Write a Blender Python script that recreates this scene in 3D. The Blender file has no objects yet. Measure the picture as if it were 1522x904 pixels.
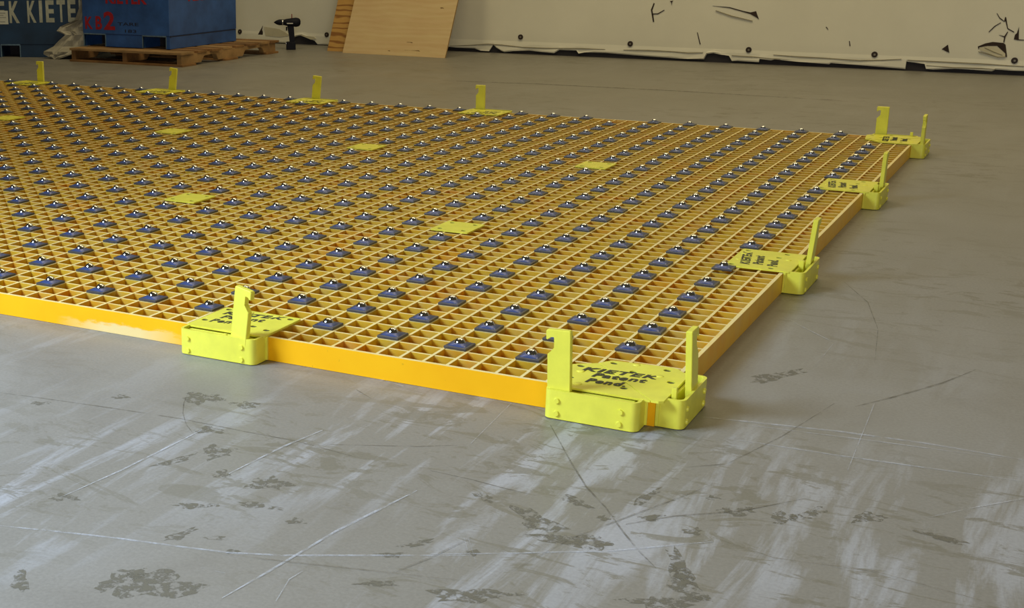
import bpy, bmesh, math, random
from mathutils import Vector, Matrix
random.seed(7)
C = bpy.context.scene.collection
S = 0.0508                      # one grating cell (two inches) in metres; all lengths below are in cells, z=0 is the grating's top face
def W(x, y, z): return Vector((x * S, y * S, (z + 1) * S))

# ---------------------------------------------------------------- camera
cam = bpy.data.cameras.new('camera'); co = bpy.data.objects.new('camera', cam); C.objects.link(co)
R = ((0.8599664595787176, 0.5103169835262482, -0.005853607803450081),
     (0.13929479003949963, -0.24573760148688506, -0.9592757646700578),
     (-0.49097316613792397, 0.8241296060330217, -0.28241059220992193))
rx, ry, rz = (Vector(r) for r in R)
m = Matrix((rx, -ry, -rz)).transposed().to_4x4()
m.translation = W(14.7105355, -49.0384938, 16.0293016)
co.matrix_world = m
cam.sensor_fit = 'HORIZONTAL'; cam.sensor_width = 36.0
cam.lens = 2050.5115 / 1522 * 36.0
cam.shift_x = 348.7663 / 1522; cam.shift_y = 47.3996 / 1522
cam.clip_start = 0.05; cam.clip_end = 100
bpy.context.scene.camera = co

# ---------------------------------------------------------------- light
sc = bpy.context.scene
wd = bpy.data.worlds.new('hall_air'); sc.world = wd; wd.use_nodes = True
bg = wd.node_tree.nodes['Background']; bg.inputs[0].default_value = (1.0, 0.86, 0.55, 1); bg.inputs[1].default_value = 0.06
def area(name, loc, target, sx, sy, power, col, spread=180):
    l = bpy.data.lights.new(name, 'AREA'); l.shape = 'RECTANGLE'; l.size = sx; l.size_y = sy; l.energy = power; l.color = col; l.spread = math.radians(spread)
    o = bpy.data.objects.new(name, l); C.objects.link(o); o.location = loc
    o.rotation_euler = (Vector(target) - Vector(loc)).to_track_quat('-Z', 'Y').to_euler(); return o
# added fill light behind and right of the camera, brightens front and right faces
area('front_fill_light', (3.2, -6.0, 0.9), (0.0, 0.4, 0.2), 3.2, 1.6, 140, (1.0, 0.94, 0.82))
# second added area light, bluish like daylight, brightens the near floor from the left
area('left_daylight_fill', (-2.9, -2.6, 2.4), (-1.25, -1.35, 0.0), 1.8, 1.6, 100, (0.66, 0.81, 1.0), 95)
# lamps under the roof
for x, y, sx, sy in ((-3.8, 3.6, 0.9, 3.4), (-1.5, 4.0, 1.5, 4.2), (1.0, 3.6, 0.9, 3.0)):
    area('roof_lamp', (x, y, 5.6), (x, y, 0), sx, sy, 72, (1.0, 0.82, 0.46))
sc.view_settings.view_transform = 'Standard'; sc.view_settings.look = 'None'
sc.view_settings.exposure = 0.0; sc.view_settings.gamma = 1.0; sc.view_settings.use_curve_mapping = False

# ---------------------------------------------------------------- helpers
def prop(o, label=None, cat=None, group=None, kind=None):
    if label: o['label'] = label
    if cat: o['category'] = cat
    if group: o['group'] = group
    if kind: o['kind'] = kind
    return o
def link(name, me, parent=None, loc=None, rot=None):
    o = bpy.data.objects.new(name, me); C.objects.link(o)
    if parent: o.parent = parent
    if loc is not None: o.location = loc
    if rot is not None: o.rotation_euler = rot
    return o
def empty(name, loc, rot=(0, 0, 0)):
    o = bpy.data.objects.new(name, None); o.empty_display_size = 0.05; C.objects.link(o); o.location = loc; o.rotation_euler = rot; return o
def mesh(name, bm, mats, smooth=False, scale=S):
    if scale != 1: bmesh.ops.scale(bm, vec=(scale,) * 3, verts=bm.verts)
    bmesh.ops.recalc_face_normals(bm, faces=bm.faces)
    me = bpy.data.meshes.new(name); bm.to_mesh(me); bm.free()
    for k in (mats if isinstance(mats, (list, tuple)) else [mats]): me.materials.append(k)
    if smooth:
        for p in me.polygons: p.use_smooth = True
    return me
def box(bm, x0, x1, y0, y1, z0, z1, bevel=0, mi=0, mat=None):
    r = bmesh.ops.create_cube(bm, size=1)
    vs = r['verts']
    for v in vs: v.co = Vector(((x0 + x1) / 2 + v.co.x * (x1 - x0), (y0 + y1) / 2 + v.co.y * (y1 - y0), (z0 + z1) / 2 + v.co.z * (z1 - z0)))
    fs = {f for v in vs for f in v.link_faces}
    for f in fs: f.material_index = mi
    if bevel:
        es = list({e for v in vs for e in v.link_edges})
        rr = bmesh.ops.bevel(bm, geom=es, offset=bevel, segments=2, affect='EDGES', profile=0.6)
        vs = list({v for f in rr['faces'] for v in f.verts} | {v for v in vs if v.is_valid})
        for f in rr['faces']: f.material_index = mi
    if mat is not None:
        for v in vs: v.co = mat @ v.co
    return vs
def prism(bm, pts, axis, a, b, mi=0):
    """extrude a 2-D outline along an axis: 'y' -> pts are (x,z); 'z' -> (x,y); 'x' -> (y,z)"""
    def P(p, t):
        return {'y': (p[0], t, p[1]), 'z': (p[0], p[1], t), 'x': (t, p[0], p[1])}[axis]
    lo = [bm.verts.new(P(p, a)) for p in pts]; hi = [bm.verts.new(P(p, b)) for p in pts]
    n = len(pts); fs = [bm.faces.new(lo[::-1]), bm.faces.new(hi)]
    for i in range(n): fs.append(bm.faces.new((lo[i], lo[(i + 1) % n], hi[(i + 1) % n], hi[i])))
    for f in fs: f.material_index = mi
    return lo + hi
def cyl(bm, p, r, h, axis='z', seg=16, r2=None, mi=0, cap=True):
    M = {'z': Matrix.Identity(4), 'y': Matrix.Rotation(math.pi / 2, 4, 'X'), 'x': Matrix.Rotation(math.pi / 2, 4, 'Y')}[axis]
    M = Matrix.Translation(p) @ M
    rr = bmesh.ops.create_cone(bm, cap_ends=cap, segments=seg, radius1=r, radius2=r if r2 is None else r2, depth=h, matrix=M)
    for f in {f for v in rr['verts'] for f in v.link_faces}: f.material_index = mi
    return rr['verts']
def one(name, bm, mats, parent=None, label=None, loc=None, rot=None, smooth=False):
    o = link(name, mesh(name, bm, mats, smooth), parent, loc, rot)
    if label: o['label'] = label
    return o
def autosmooth(me, ang=40):
    for p in me.polygons: p.use_smooth = True
    b = bmesh.new(); b.from_mesh(me)
    for e in b.edges:
        if len(e.link_faces) != 2 or e.calc_face_angle(0) > math.radians(ang): e.smooth = False
    b.to_mesh(me); b.free(); return me

# ---------------------------------------------------------------- materials
def nt(name):
    m = bpy.data.materials.new(name); m.use_nodes = True; t = m.node_tree
    return m, t, t.nodes['Principled BSDF']
def node(t, kind, **k):
    n = t.nodes.new(kind)
    for a, b in k.items(): setattr(n, a, b)
    return n
def coords(t, scale=(1, 1, 1), rot=(0, 0, 0), world=False):
    tc = node(t, 'ShaderNodeNewGeometry' if world else 'ShaderNodeTexCoord'); mp = node(t, 'ShaderNodeMapping')
    mp.inputs['Scale'].default_value = scale; mp.inputs['Rotation'].default_value = rot
    t.links.new(tc.outputs['Position' if world else 'Object'], mp.inputs[0]); return mp.outputs[0]
def noise(t, vec, scale, detail=4, rough=0.55, dist=0.0):
    n = node(t, 'ShaderNodeTexNoise'); n.inputs['Scale'].default_value = scale; n.inputs['Detail'].default_value = detail
    n.inputs['Roughness'].default_value = rough; n.inputs['Distortion'].default_value = dist
    t.links.new(vec, n.inputs['Vector']); return n.outputs[0]
def ramp(t, fac, stops):
    r = node(t, 'ShaderNodeValToRGB'); e = r.color_ramp.elements
    while len(e) < len(stops): e.new(0.5)
    for q, (p, c) in zip(e, stops): q.position = p; q.color = (*c, 1) if len(c) == 3 else c
    t.links.new(fac, r.inputs[0]); return r.outputs[0]
def mix(t, fac, a, b, mode='MIX'):
    n = node(t, 'ShaderNodeMix', data_type='RGBA', blend_type=mode)
    for s, v in ((n.inputs[0], fac), (n.inputs[6], a), (n.inputs[7], b)):
        if hasattr(v, 'is_linked') or hasattr(v, 'links'): t.links.new(v, s)
        else: s.default_value = v if isinstance(v, (int, float)) else ((*v, 1) if len(v) == 3 else v)
    return n.outputs[2]
def bump(t, b, h, strength=0.2, dist=0.002):
    n = node(t, 'ShaderNodeBump'); n.inputs['Strength'].default_value = strength; n.inputs['Distance'].default_value = dist
    t.links.new(h, n.inputs['Height']); t.links.new(n.outputs[0], b.inputs['Normal'])
def plain(name, col, rough=0.5, metal=0.0, vary=0.12, scale=12, spec=0.5, coat=0.0, bmp=0.0, world=False):
    m, t, b = nt(name)
    v = coords(t, world=world); n = noise(t, v, scale, 5, 0.6)
    lo = tuple(c * (1 - vary) for c in col); hi = tuple(min(1, c * (1 + vary)) for c in col)
    t.links.new(ramp(t, n, [(0.3, lo), (0.7, hi)]), b.inputs['Base Color'])
    b.inputs['Roughness'].default_value = rough; b.inputs['Metallic'].default_value = metal
    b.inputs['Specular IOR Level'].default_value = spec; b.inputs['Coat Weight'].default_value = coat
    if bmp: bump(t, b, noise(t, v, scale * 8, 3), bmp)
    return m

def mat_floor():
    m, t, b = nt('worn_concrete')
    v = coords(t, world=True)
    big = noise(t, v, 0.55, 3, 0.6)
    mid = noise(t, v, 2.6, 6, 0.65, 0.6)
    base = ramp(t, mid, [(0.25, (0.205, 0.195, 0.18)), (0.5, (0.265, 0.255, 0.235)), (0.8, (0.31, 0.30, 0.285))])
    base = mix(t, ramp(t, big, [(0.35, (0, 0, 0)), (0.7, (1, 1, 1))]), base, (0.22, 0.21, 0.185))
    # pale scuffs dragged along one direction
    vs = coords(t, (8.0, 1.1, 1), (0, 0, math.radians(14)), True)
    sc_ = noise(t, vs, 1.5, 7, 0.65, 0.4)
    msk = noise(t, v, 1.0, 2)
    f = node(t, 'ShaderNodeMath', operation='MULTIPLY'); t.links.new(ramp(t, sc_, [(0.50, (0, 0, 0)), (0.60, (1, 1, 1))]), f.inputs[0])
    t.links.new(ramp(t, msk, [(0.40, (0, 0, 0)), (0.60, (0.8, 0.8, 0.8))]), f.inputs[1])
    sp = node(t, 'ShaderNodeSeparateXYZ'); t.links.new(v, sp.inputs[0])     # the pale film fades with distance past the grating's front edge
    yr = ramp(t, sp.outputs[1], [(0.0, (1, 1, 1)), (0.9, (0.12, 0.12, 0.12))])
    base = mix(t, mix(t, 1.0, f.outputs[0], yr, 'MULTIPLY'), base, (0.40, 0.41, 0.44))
    # dark flecks and worn patches
    vd = coords(t, (1, 2.4, 1), (0, 0, math.radians(-25)), True)
    d = noise(t, vd, 6.0, 9, 0.72, 1.2)
    dm = noise(t, v, 0.9, 2)
    g = node(t, 'ShaderNodeMath', operation='MULTIPLY'); t.links.new(ramp(t, d, [(0.54, (0, 0, 0)), (0.575, (1, 1, 1))]), g.inputs[0])
    t.links.new(ramp(t, dm, [(0.40, (0, 0, 0)), (0.58, (0.7, 0.7, 0.7))]), g.inputs[1])
    base = mix(t, g.outputs[0], base, (0.165, 0.155, 0.12))
    fine = noise(t, v, 160, 3, 0.7)
    base = mix(t, 0.35, base, ramp(t, fine, [(0.3, (0.35, 0.35, 0.35)), (0.7, (0.65, 0.65, 0.65))]), 'OVERLAY')
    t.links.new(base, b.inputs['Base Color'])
    t.links.new(ramp(t, mid, [(0.3, (0.38, 0.38, 0.38)), (0.8, (0.58, 0.58, 0.58))]), b.inputs['Roughness'])
    b.inputs['Specular IOR Level'].default_value = 0.45
    bump(t, b, fine, 0.12, 0.001)
    return m
def mat_mark(name, col, lo, hi, scale=25, st=(0.35, 0.6)):
    m, t, b = nt(name)
    b.inputs['Base Color'].default_value = (*col, 1); b.inputs['Roughness'].default_value = 0.55
    t.links.new(ramp(t, noise(t, coords(t, world=True), scale, 5, 0.7), [(st[0], (lo,) * 3), (st[1], (hi,) * 3)]), b.inputs['Alpha'])
    return m
def mat_resin(name, cols, grey, gfac=0.5, glow=0.0):
    m, t, b = nt(name)
    v = coords(t, world=True)
    a = ramp(t, noise(t, v, 9, 4, 0.6), [(0.3, cols[0]), (0.5, cols[1]), (0.72, cols[2])])
    g = ramp(t, noise(t, v, 26, 3, 0.6), [(0.45, (0, 0, 0)), (0.75, (gfac,) * 3)])
    t.links.new(mix(t, g, a, grey), b.inputs['Base Color']); b.inputs['Roughness'].default_value = 0.45
    if glow:                                            # glass-fibre resin lets some light through
        tr = node(t, 'ShaderNodeBsdfTranslucent'); ms = node(t, 'ShaderNodeMixShader'); ms.inputs[0].default_value = glow
        t.links.new(mix(t, g, a, grey), tr.inputs[0]); t.links.new(b.outputs[0], ms.inputs[1]); t.links.new(tr.outputs[0], ms.inputs[2])
        t.links.new(ms.outputs[0], t.nodes['Material Output'].inputs['Surface'])
    return m
M = {}
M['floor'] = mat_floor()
M['dark_mark'] = mat_mark('floor_dark_mark', (0.13, 0.12, 0.095), 0.0, 0.5)
M['white_mark'] = mat_mark('floor_white_mark', (0.62, 0.65, 0.72), 0.0, 0.5, 40)
M['stain'] = mat_mark('floor_stain', (0.165, 0.155, 0.12), 0.0, 0.8, 60, (0.44, 0.56))
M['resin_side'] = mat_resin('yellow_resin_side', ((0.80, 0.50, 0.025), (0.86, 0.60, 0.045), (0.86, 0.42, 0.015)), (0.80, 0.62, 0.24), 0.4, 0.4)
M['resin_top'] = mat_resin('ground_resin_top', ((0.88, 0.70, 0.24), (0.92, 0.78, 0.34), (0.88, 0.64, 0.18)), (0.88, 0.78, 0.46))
def mat_rail():
    m, t, b = nt('painted_orange_yellow_edge')
    v = coords(t, world=True)
    a = ramp(t, noise(t, v, 5, 5, 0.6), [(0.3, (0.90, 0.44, 0.003)), (0.7, (0.95, 0.50, 0.005))])
    sp = ramp(t, noise(t, v, 60, 2), [(0.72, (0, 0, 0)), (0.78, (0.7, 0.7, 0.7))])
    a = mix(t, sp, a, (0.30, 0.16, 0.02))
    # chalky scrape low on the front edge
    sep = node(t, 'ShaderNodeSeparateXYZ'); g = node(t, 'ShaderNodeNewGeometry'); t.links.new(g.outputs['Position'], sep.inputs[0])
    n2 = noise(t, coords(t, (1, 1, 3), world=True), 9, 6, 0.7)
    h = node(t, 'ShaderNodeMath', operation='MULTIPLY_ADD'); t.links.new(sep.outputs[2], h.inputs[0]); h.inputs[1].default_value = -9.0; t.links.new(n2, h.inputs[2])
    r1 = ramp(t, h.outputs[0], [(0.30, (0, 0, 0)), (0.40, (0.8, 0.8, 0.8))])
    cx = node(t, 'ShaderNodeMath', operation='ADD'); t.links.new(sep.outputs[0], cx.inputs[0]); cx.inputs[1].default_value = 20.9 * S
    ab = node(t, 'ShaderNodeMath', operation='ABSOLUTE'); t.links.new(cx.outputs[0], ab.inputs[0])
    r2 = ramp(t, ab.outputs[0], [(0.05, (1, 1, 1)), (0.19, (0, 0, 0))])
    mm = node(t, 'ShaderNodeMath', operation='MULTIPLY'); t.links.new(r1, mm.inputs[0]); t.links.new(r2, mm.inputs[1])
    a = mix(t, mm.outputs[0], a, (0.82, 0.68, 0.34))
    t.links.new(a, b.inputs['Base Color']); b.inputs['Roughness'].default_value = 0.6; b.inputs['Specular IOR Level'].default_value = 0.2
    return m
M['rail'] = mat_rail()
M['raw_rail'] = mat_resin('bare_resin_edge', ((0.84, 0.46, 0.03), (0.90, 0.54, 0.05), (0.88, 0.42, 0.03)), (0.76, 0.52, 0.18), 0.35)
M['yellow'] = plain('bright_lemon_paint', (0.80, 0.77, 0.075), 0.38, vary=0.08, scale=20, bmp=0.08)
M['black_ink'] = plain('black_stencil_ink_and_hole_shade', (0.03, 0.032, 0.015), 0.6)
M['slate'] = plain('slate_plastic', (0.056, 0.055, 0.060), 0.35, vary=0.2, scale=30)
M['blue'] = plain('blue_plastic_cup', (0.036, 0.062, 0.18), 0.32, vary=0.15, scale=30, spec=0.6)
M['steel'] = plain('steel_ball', (0.62, 0.63, 0.66), 0.07, 1.0, vary=0.03)
M['sheet'] = plain('cream_vinyl_facing', (0.86, 0.85, 0.74), 0.5, vary=0.05, scale=1.5, bmp=0.05)
M['sheet_fold'] = plain('creased_vinyl', (0.64, 0.60, 0.44), 0.5, vary=0.1, scale=6)
M['crease'] = plain('dark_crease', (0.27, 0.24, 0.15), 0.8, vary=0.2, scale=9)
M['dark'] = plain('dark_wall_and_pocket_shade', (0.03, 0.028, 0.035), 0.9, vary=0.3, scale=4)
M['tear'] = plain('torn_insulation', (0.035, 0.022, 0.018), 0.9, vary=0.5, scale=14)
M['washer'] = plain('dark_washer', (0.035, 0.022, 0.02), 0.6)
M['rivet'] = plain('grey_rivet', (0.32, 0.30, 0.26), 0.4, 0.5)
M['drill'] = plain('navy_black_plastic', (0.008, 0.009, 0.018), 0.6, spec=0.2)
M['chrome'] = plain('chrome', (0.6, 0.6, 0.6), 0.2, 1.0)
M['white_print'] = plain('white_print', (0.6, 0.6, 0.58), 0.6)
M['red_print'] = plain('red_stencil', (0.36, 0.010, 0.022), 0.6, vary=0.25, scale=25)
M['dark_print'] = plain('dark_stencil', (0.012, 0.02, 0.05), 0.6)
M['cream_print'] = plain('cream_stencil', (0.42, 0.44, 0.38), 0.7, vary=0.3, scale=14)
M['paper'] = plain('paper_label', (0.62, 0.64, 0.58), 0.7, vary=0.05)
M['crate_blue'] = plain('blue_crate_paint', (0.030, 0.100, 0.34), 0.45, vary=0.35, scale=5, bmp=0.1)
M['crate_teal'] = plain('teal_crate_paint', (0.012, 0.040, 0.100), 0.5, vary=0.4, scale=4, bmp=0.1)
M['crate_rim'] = plain('worn_pale_blue_edge', (0.12, 0.20, 0.30), 0.5, vary=0.4, scale=30)
M['cloth'] = plain('dirty_white_sheet', (0.40, 0.38, 0.32), 0.8, vary=0.35, scale=5)
M['red_tab'] = plain('red_tab', (0.20, 0.02, 0.015), 0.5)
def mat_wood(name, a, b_, c, ring, rot=(0, 0, 0), dist=4.0, dens=1.0):
    m, t, b = nt(name)
    v = coords(t, (1, 1, ring), rot)
    w = node(t, 'ShaderNodeTexWave', wave_type='BANDS', bands_direction='Z'); w.inputs['Scale'].default_value = 1.3 * dens
    w.inputs['Distortion'].default_value = dist; w.inputs['Detail'].default_value = 3; w.inputs['Detail Scale'].default_value = 1.5
    t.links.new(v, w.inputs['Vector'])
    col = ramp(t, w.outputs['Fac'], [(0.2, a), (0.6, b_), (0.95, c)])
    n = ramp(t, noise(t, v, 3.0, 5, 0.6), [(0.35, (0.42, 0.42, 0.42)), (0.7, (0.58, 0.58, 0.58))])
    t.links.new(mix(t, 0.6, col, n, 'OVERLAY'), b.inputs['Base Color']); b.inputs['Roughness'].default_value = 0.65
    return m
M['ply_pale'] = mat_wood('pale_plywood', (0.70, 0.52, 0.27), (0.72, 0.54, 0.29), (0.73, 0.55, 0.30), 6, dist=8)
M['ply_orange'] = mat_wood('orange_grain_plywood', (0.58, 0.33, 0.09), (0.60, 0.35, 0.10), (0.30, 0.13, 0.03), 5, dist=9, dens=1.0)
M['ply_edge'] = plain('plywood_edge', (0.36, 0.22, 0.08), 0.8)
M['pallet'] = plain('weathered_pallet_wood', (0.24, 0.125, 0.045), 0.8, vary=0.4, scale=7, bmp=0.2)
M['pallet_light'] = plain('lighter_pallet_wood', (0.33, 0.20, 0.085), 0.8, vary=0.35, scale=7, bmp=0.2)
M['knot'] = plain('wood_knot', (0.16, 0.08, 0.025), 0.8)
# ---- measured outlines (cells): floor marks in x,y; wall features along the wall,z
STROKES= [('dark',[(-20.21,-11.29),(-17.56,-10.9),(-14.97,-10.56),(-12.44,-10.29),(-9.86,-10.27),(-7.71,-10.19),(-4.79,-10.53),(-4.8,-10.51),(-7.74,-10.12),(-9.9,-10.2),(-12.48,-10.22),(-15.02,-10.49),(-17.61,-10.82),(-20.23,-11.26)]),('dark',[(-13.97,-7.61),(-13.39,-8.81),(-12.76,-9.77),(-11.95,-10.73),(-11.06,-11.47),(-11.07,-11.44),(-11.95,-10.67),(-12.74,-9.74),(-13.34,-8.81),(-13.95,-7.62)]),('dark',[(-2.54,-10.34),(-1.09,-10.4),(0.0,-10.54),(1.26,-10.61),(1.26,-10.58),(-0.02,-10.48),(-1.11,-10.33),(-2.55,-10.32)]),('dark',[(-7.59,-10.39),(-3.85,-8.57),(-2.51,-7.63),(-2.52,-7.61),(-3.88,-8.51),(-7.6,-10.37)]),('white',[(-11.83,-20.73),(-10.17,-20.25),(-8.33,-19.73),(-6.48,-19.3),(-4.9,-18.9),(-3.48,-18.29),(-1.17,-16.96),(1.12,-15.6),(1.11,-15.57),(-1.21,-16.87),(-3.53,-18.21),(-4.95,-18.82),(-6.53,-19.22),(-8.39,-19.65),(-10.23,-20.17),(-11.85,-20.7)]),('white',[(0.1,-16.09),(2.07,-14.93),(3.19,-14.18),(4.34,-13.47),(5.26,-12.68),(6.19,-11.84),(6.81,-11.28),(6.8,-11.25),(6.16,-11.75),(5.23,-12.59),(4.31,-13.39),(3.16,-14.1),(2.04,-14.85),(0.08,-16.06)]),('white',[(3.51,-0.82),(5.56,-0.44),(8.42,0.09),(11.21,0.32),(14.12,0.3),(14.11,0.35),(11.2,0.46),(8.41,0.23),(5.53,-0.3),(3.5,-0.77)]),('white',[(5.56,-2.49),(8.82,-2.34),(11.87,-2.04),(14.23,-1.77),(14.23,-1.73),(11.87,-1.94),(8.81,-2.24),(5.55,-2.45)]),('white',[(5.41,-0.79),(9.58,-0.28),(13.69,0.14),(13.69,0.16),(9.57,-0.21),(5.4,-0.76)]),('dark',[(-0.66,-4.26),(1.25,-7.51),(2.33,-9.21),(3.35,-10.46),(4.31,-11.89),(5.14,-13.0),(5.86,-13.8),(5.87,-13.77),(5.15,-12.91),(4.33,-11.8),(3.36,-10.37),(2.34,-9.11),(1.27,-7.41),(-0.65,-4.22)]),('dark',[(4.61,-5.9),(5.7,-4.96),(6.71,-1.48),(7.69,3.19),(7.68,3.22),(6.68,-1.41),(5.67,-4.89),(4.61,-5.87)]),('dark',[(8.4,3.15),(9.53,5.06),(10.88,7.67),(11.83,10.24),(11.82,10.3),(10.84,7.85),(9.5,5.23),(8.38,3.21)]),('dark',[(8.61,-6.47),(6.95,-8.58),(5.29,-10.0),(4.25,-11.31),(4.27,-11.34),(5.32,-10.09),(6.98,-8.68),(8.62,-6.5)]),('white',[(-8.76,-2.5),(-7.05,-2.97),(-7.08,-2.89),(-8.79,-2.41)]),('white',[(0.48,-14.6),(1.47,-16.32),(1.47,-16.32),(0.49,-14.59)]),('white',[(0.58,-14.54),(1.45,-15.99),(1.45,-15.98),(0.59,-14.53)]),('white',[(-5.03,-20.08),(-4.28,-20.04),(-4.29,-20.02),(-5.04,-20.07)]),('dark',[(-8.46,-4.23),(-7.49,-4.87),(-7.51,-4.81),(-8.47,-4.17)]),('white',[(-3.55,-21.33),(-3.27,-19.36),(-3.1,-17.77),(-2.92,-16.09),(-2.55,-14.18),(-2.19,-12.11),(-2.22,-12.06),(-2.64,-14.08),(-3.0,-15.99),(-3.18,-17.69),(-3.35,-19.28),(-3.58,-21.3)]),('white',[(-11.63,-18.15),(-11.31,-15.42),(-11.2,-12.89),(-11.15,-10.9),(-11.18,-10.87),(-11.28,-12.8),(-11.39,-15.34),(-11.65,-18.12)]),('white',[(-8.1,-13.88),(-7.79,-10.95),(-7.42,-8.78),(-7.45,-8.73),(-7.88,-10.83),(-8.14,-13.85)]),('white',[(4.19,13.82),(6.29,11.39),(6.21,8.12),(6.22,8.09),(6.31,11.48),(4.18,13.88)]),('dark',[(4.88,22.68),(6.49,19.11),(7.58,14.52),(8.21,9.24),(8.22,9.24),(7.61,14.55),(6.51,19.21),(4.88,22.73)]),('dark',[(14.45,-11.54),(11.11,-10.97),(8.54,-11.48),(6.74,-10.98),(6.74,-11.0),(8.54,-11.52),(11.11,-11.01),(14.45,-11.56)]),('dark',[(2.49,-15.98),(3.21,-13.06),(4.13,-10.88),(5.11,-8.54),(5.74,-6.91),(5.73,-6.88),(5.08,-8.48),(4.1,-10.82),(3.18,-13.01),(2.48,-15.97)]),('white',[(-2.36,-7.4),(-2.71,-2.75),(-2.73,-2.72),(-2.38,-7.38)]),('white',[(9.24,-3.58),(8.99,3.94),(8.96,3.96),(9.22,-3.56)]),('white',[(11.95,-6.35),(13.1,-4.84),(14.33,-3.34),(14.32,-3.31),(13.09,-4.77),(11.95,-6.32)]),('white',[(-2.22,-20.77),(-2.56,-19.48),(-2.49,-18.86),(-2.51,-18.85),(-2.59,-19.45),(-2.24,-20.76)]),('dark',[(-0.39,-17.89),(0.22,-16.34),(0.66,-14.51),(0.65,-14.49),(0.18,-16.28),(-0.4,-17.87)]),('dark',[(-5.63,-19.18),(-3.3,-18.6),(-0.72,-17.85),(1.76,-17.11),(1.76,-17.1),(-0.74,-17.81),(-3.32,-18.57),(-5.64,-19.17)]),('dark',[(-51.79,100.98),(-40.76,102.35),(-25.56,102.64),(-8.2,101.65),(-8.23,101.86),(-25.73,103.28),(-41.01,103.03),(-51.9,101.22)])]
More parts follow.
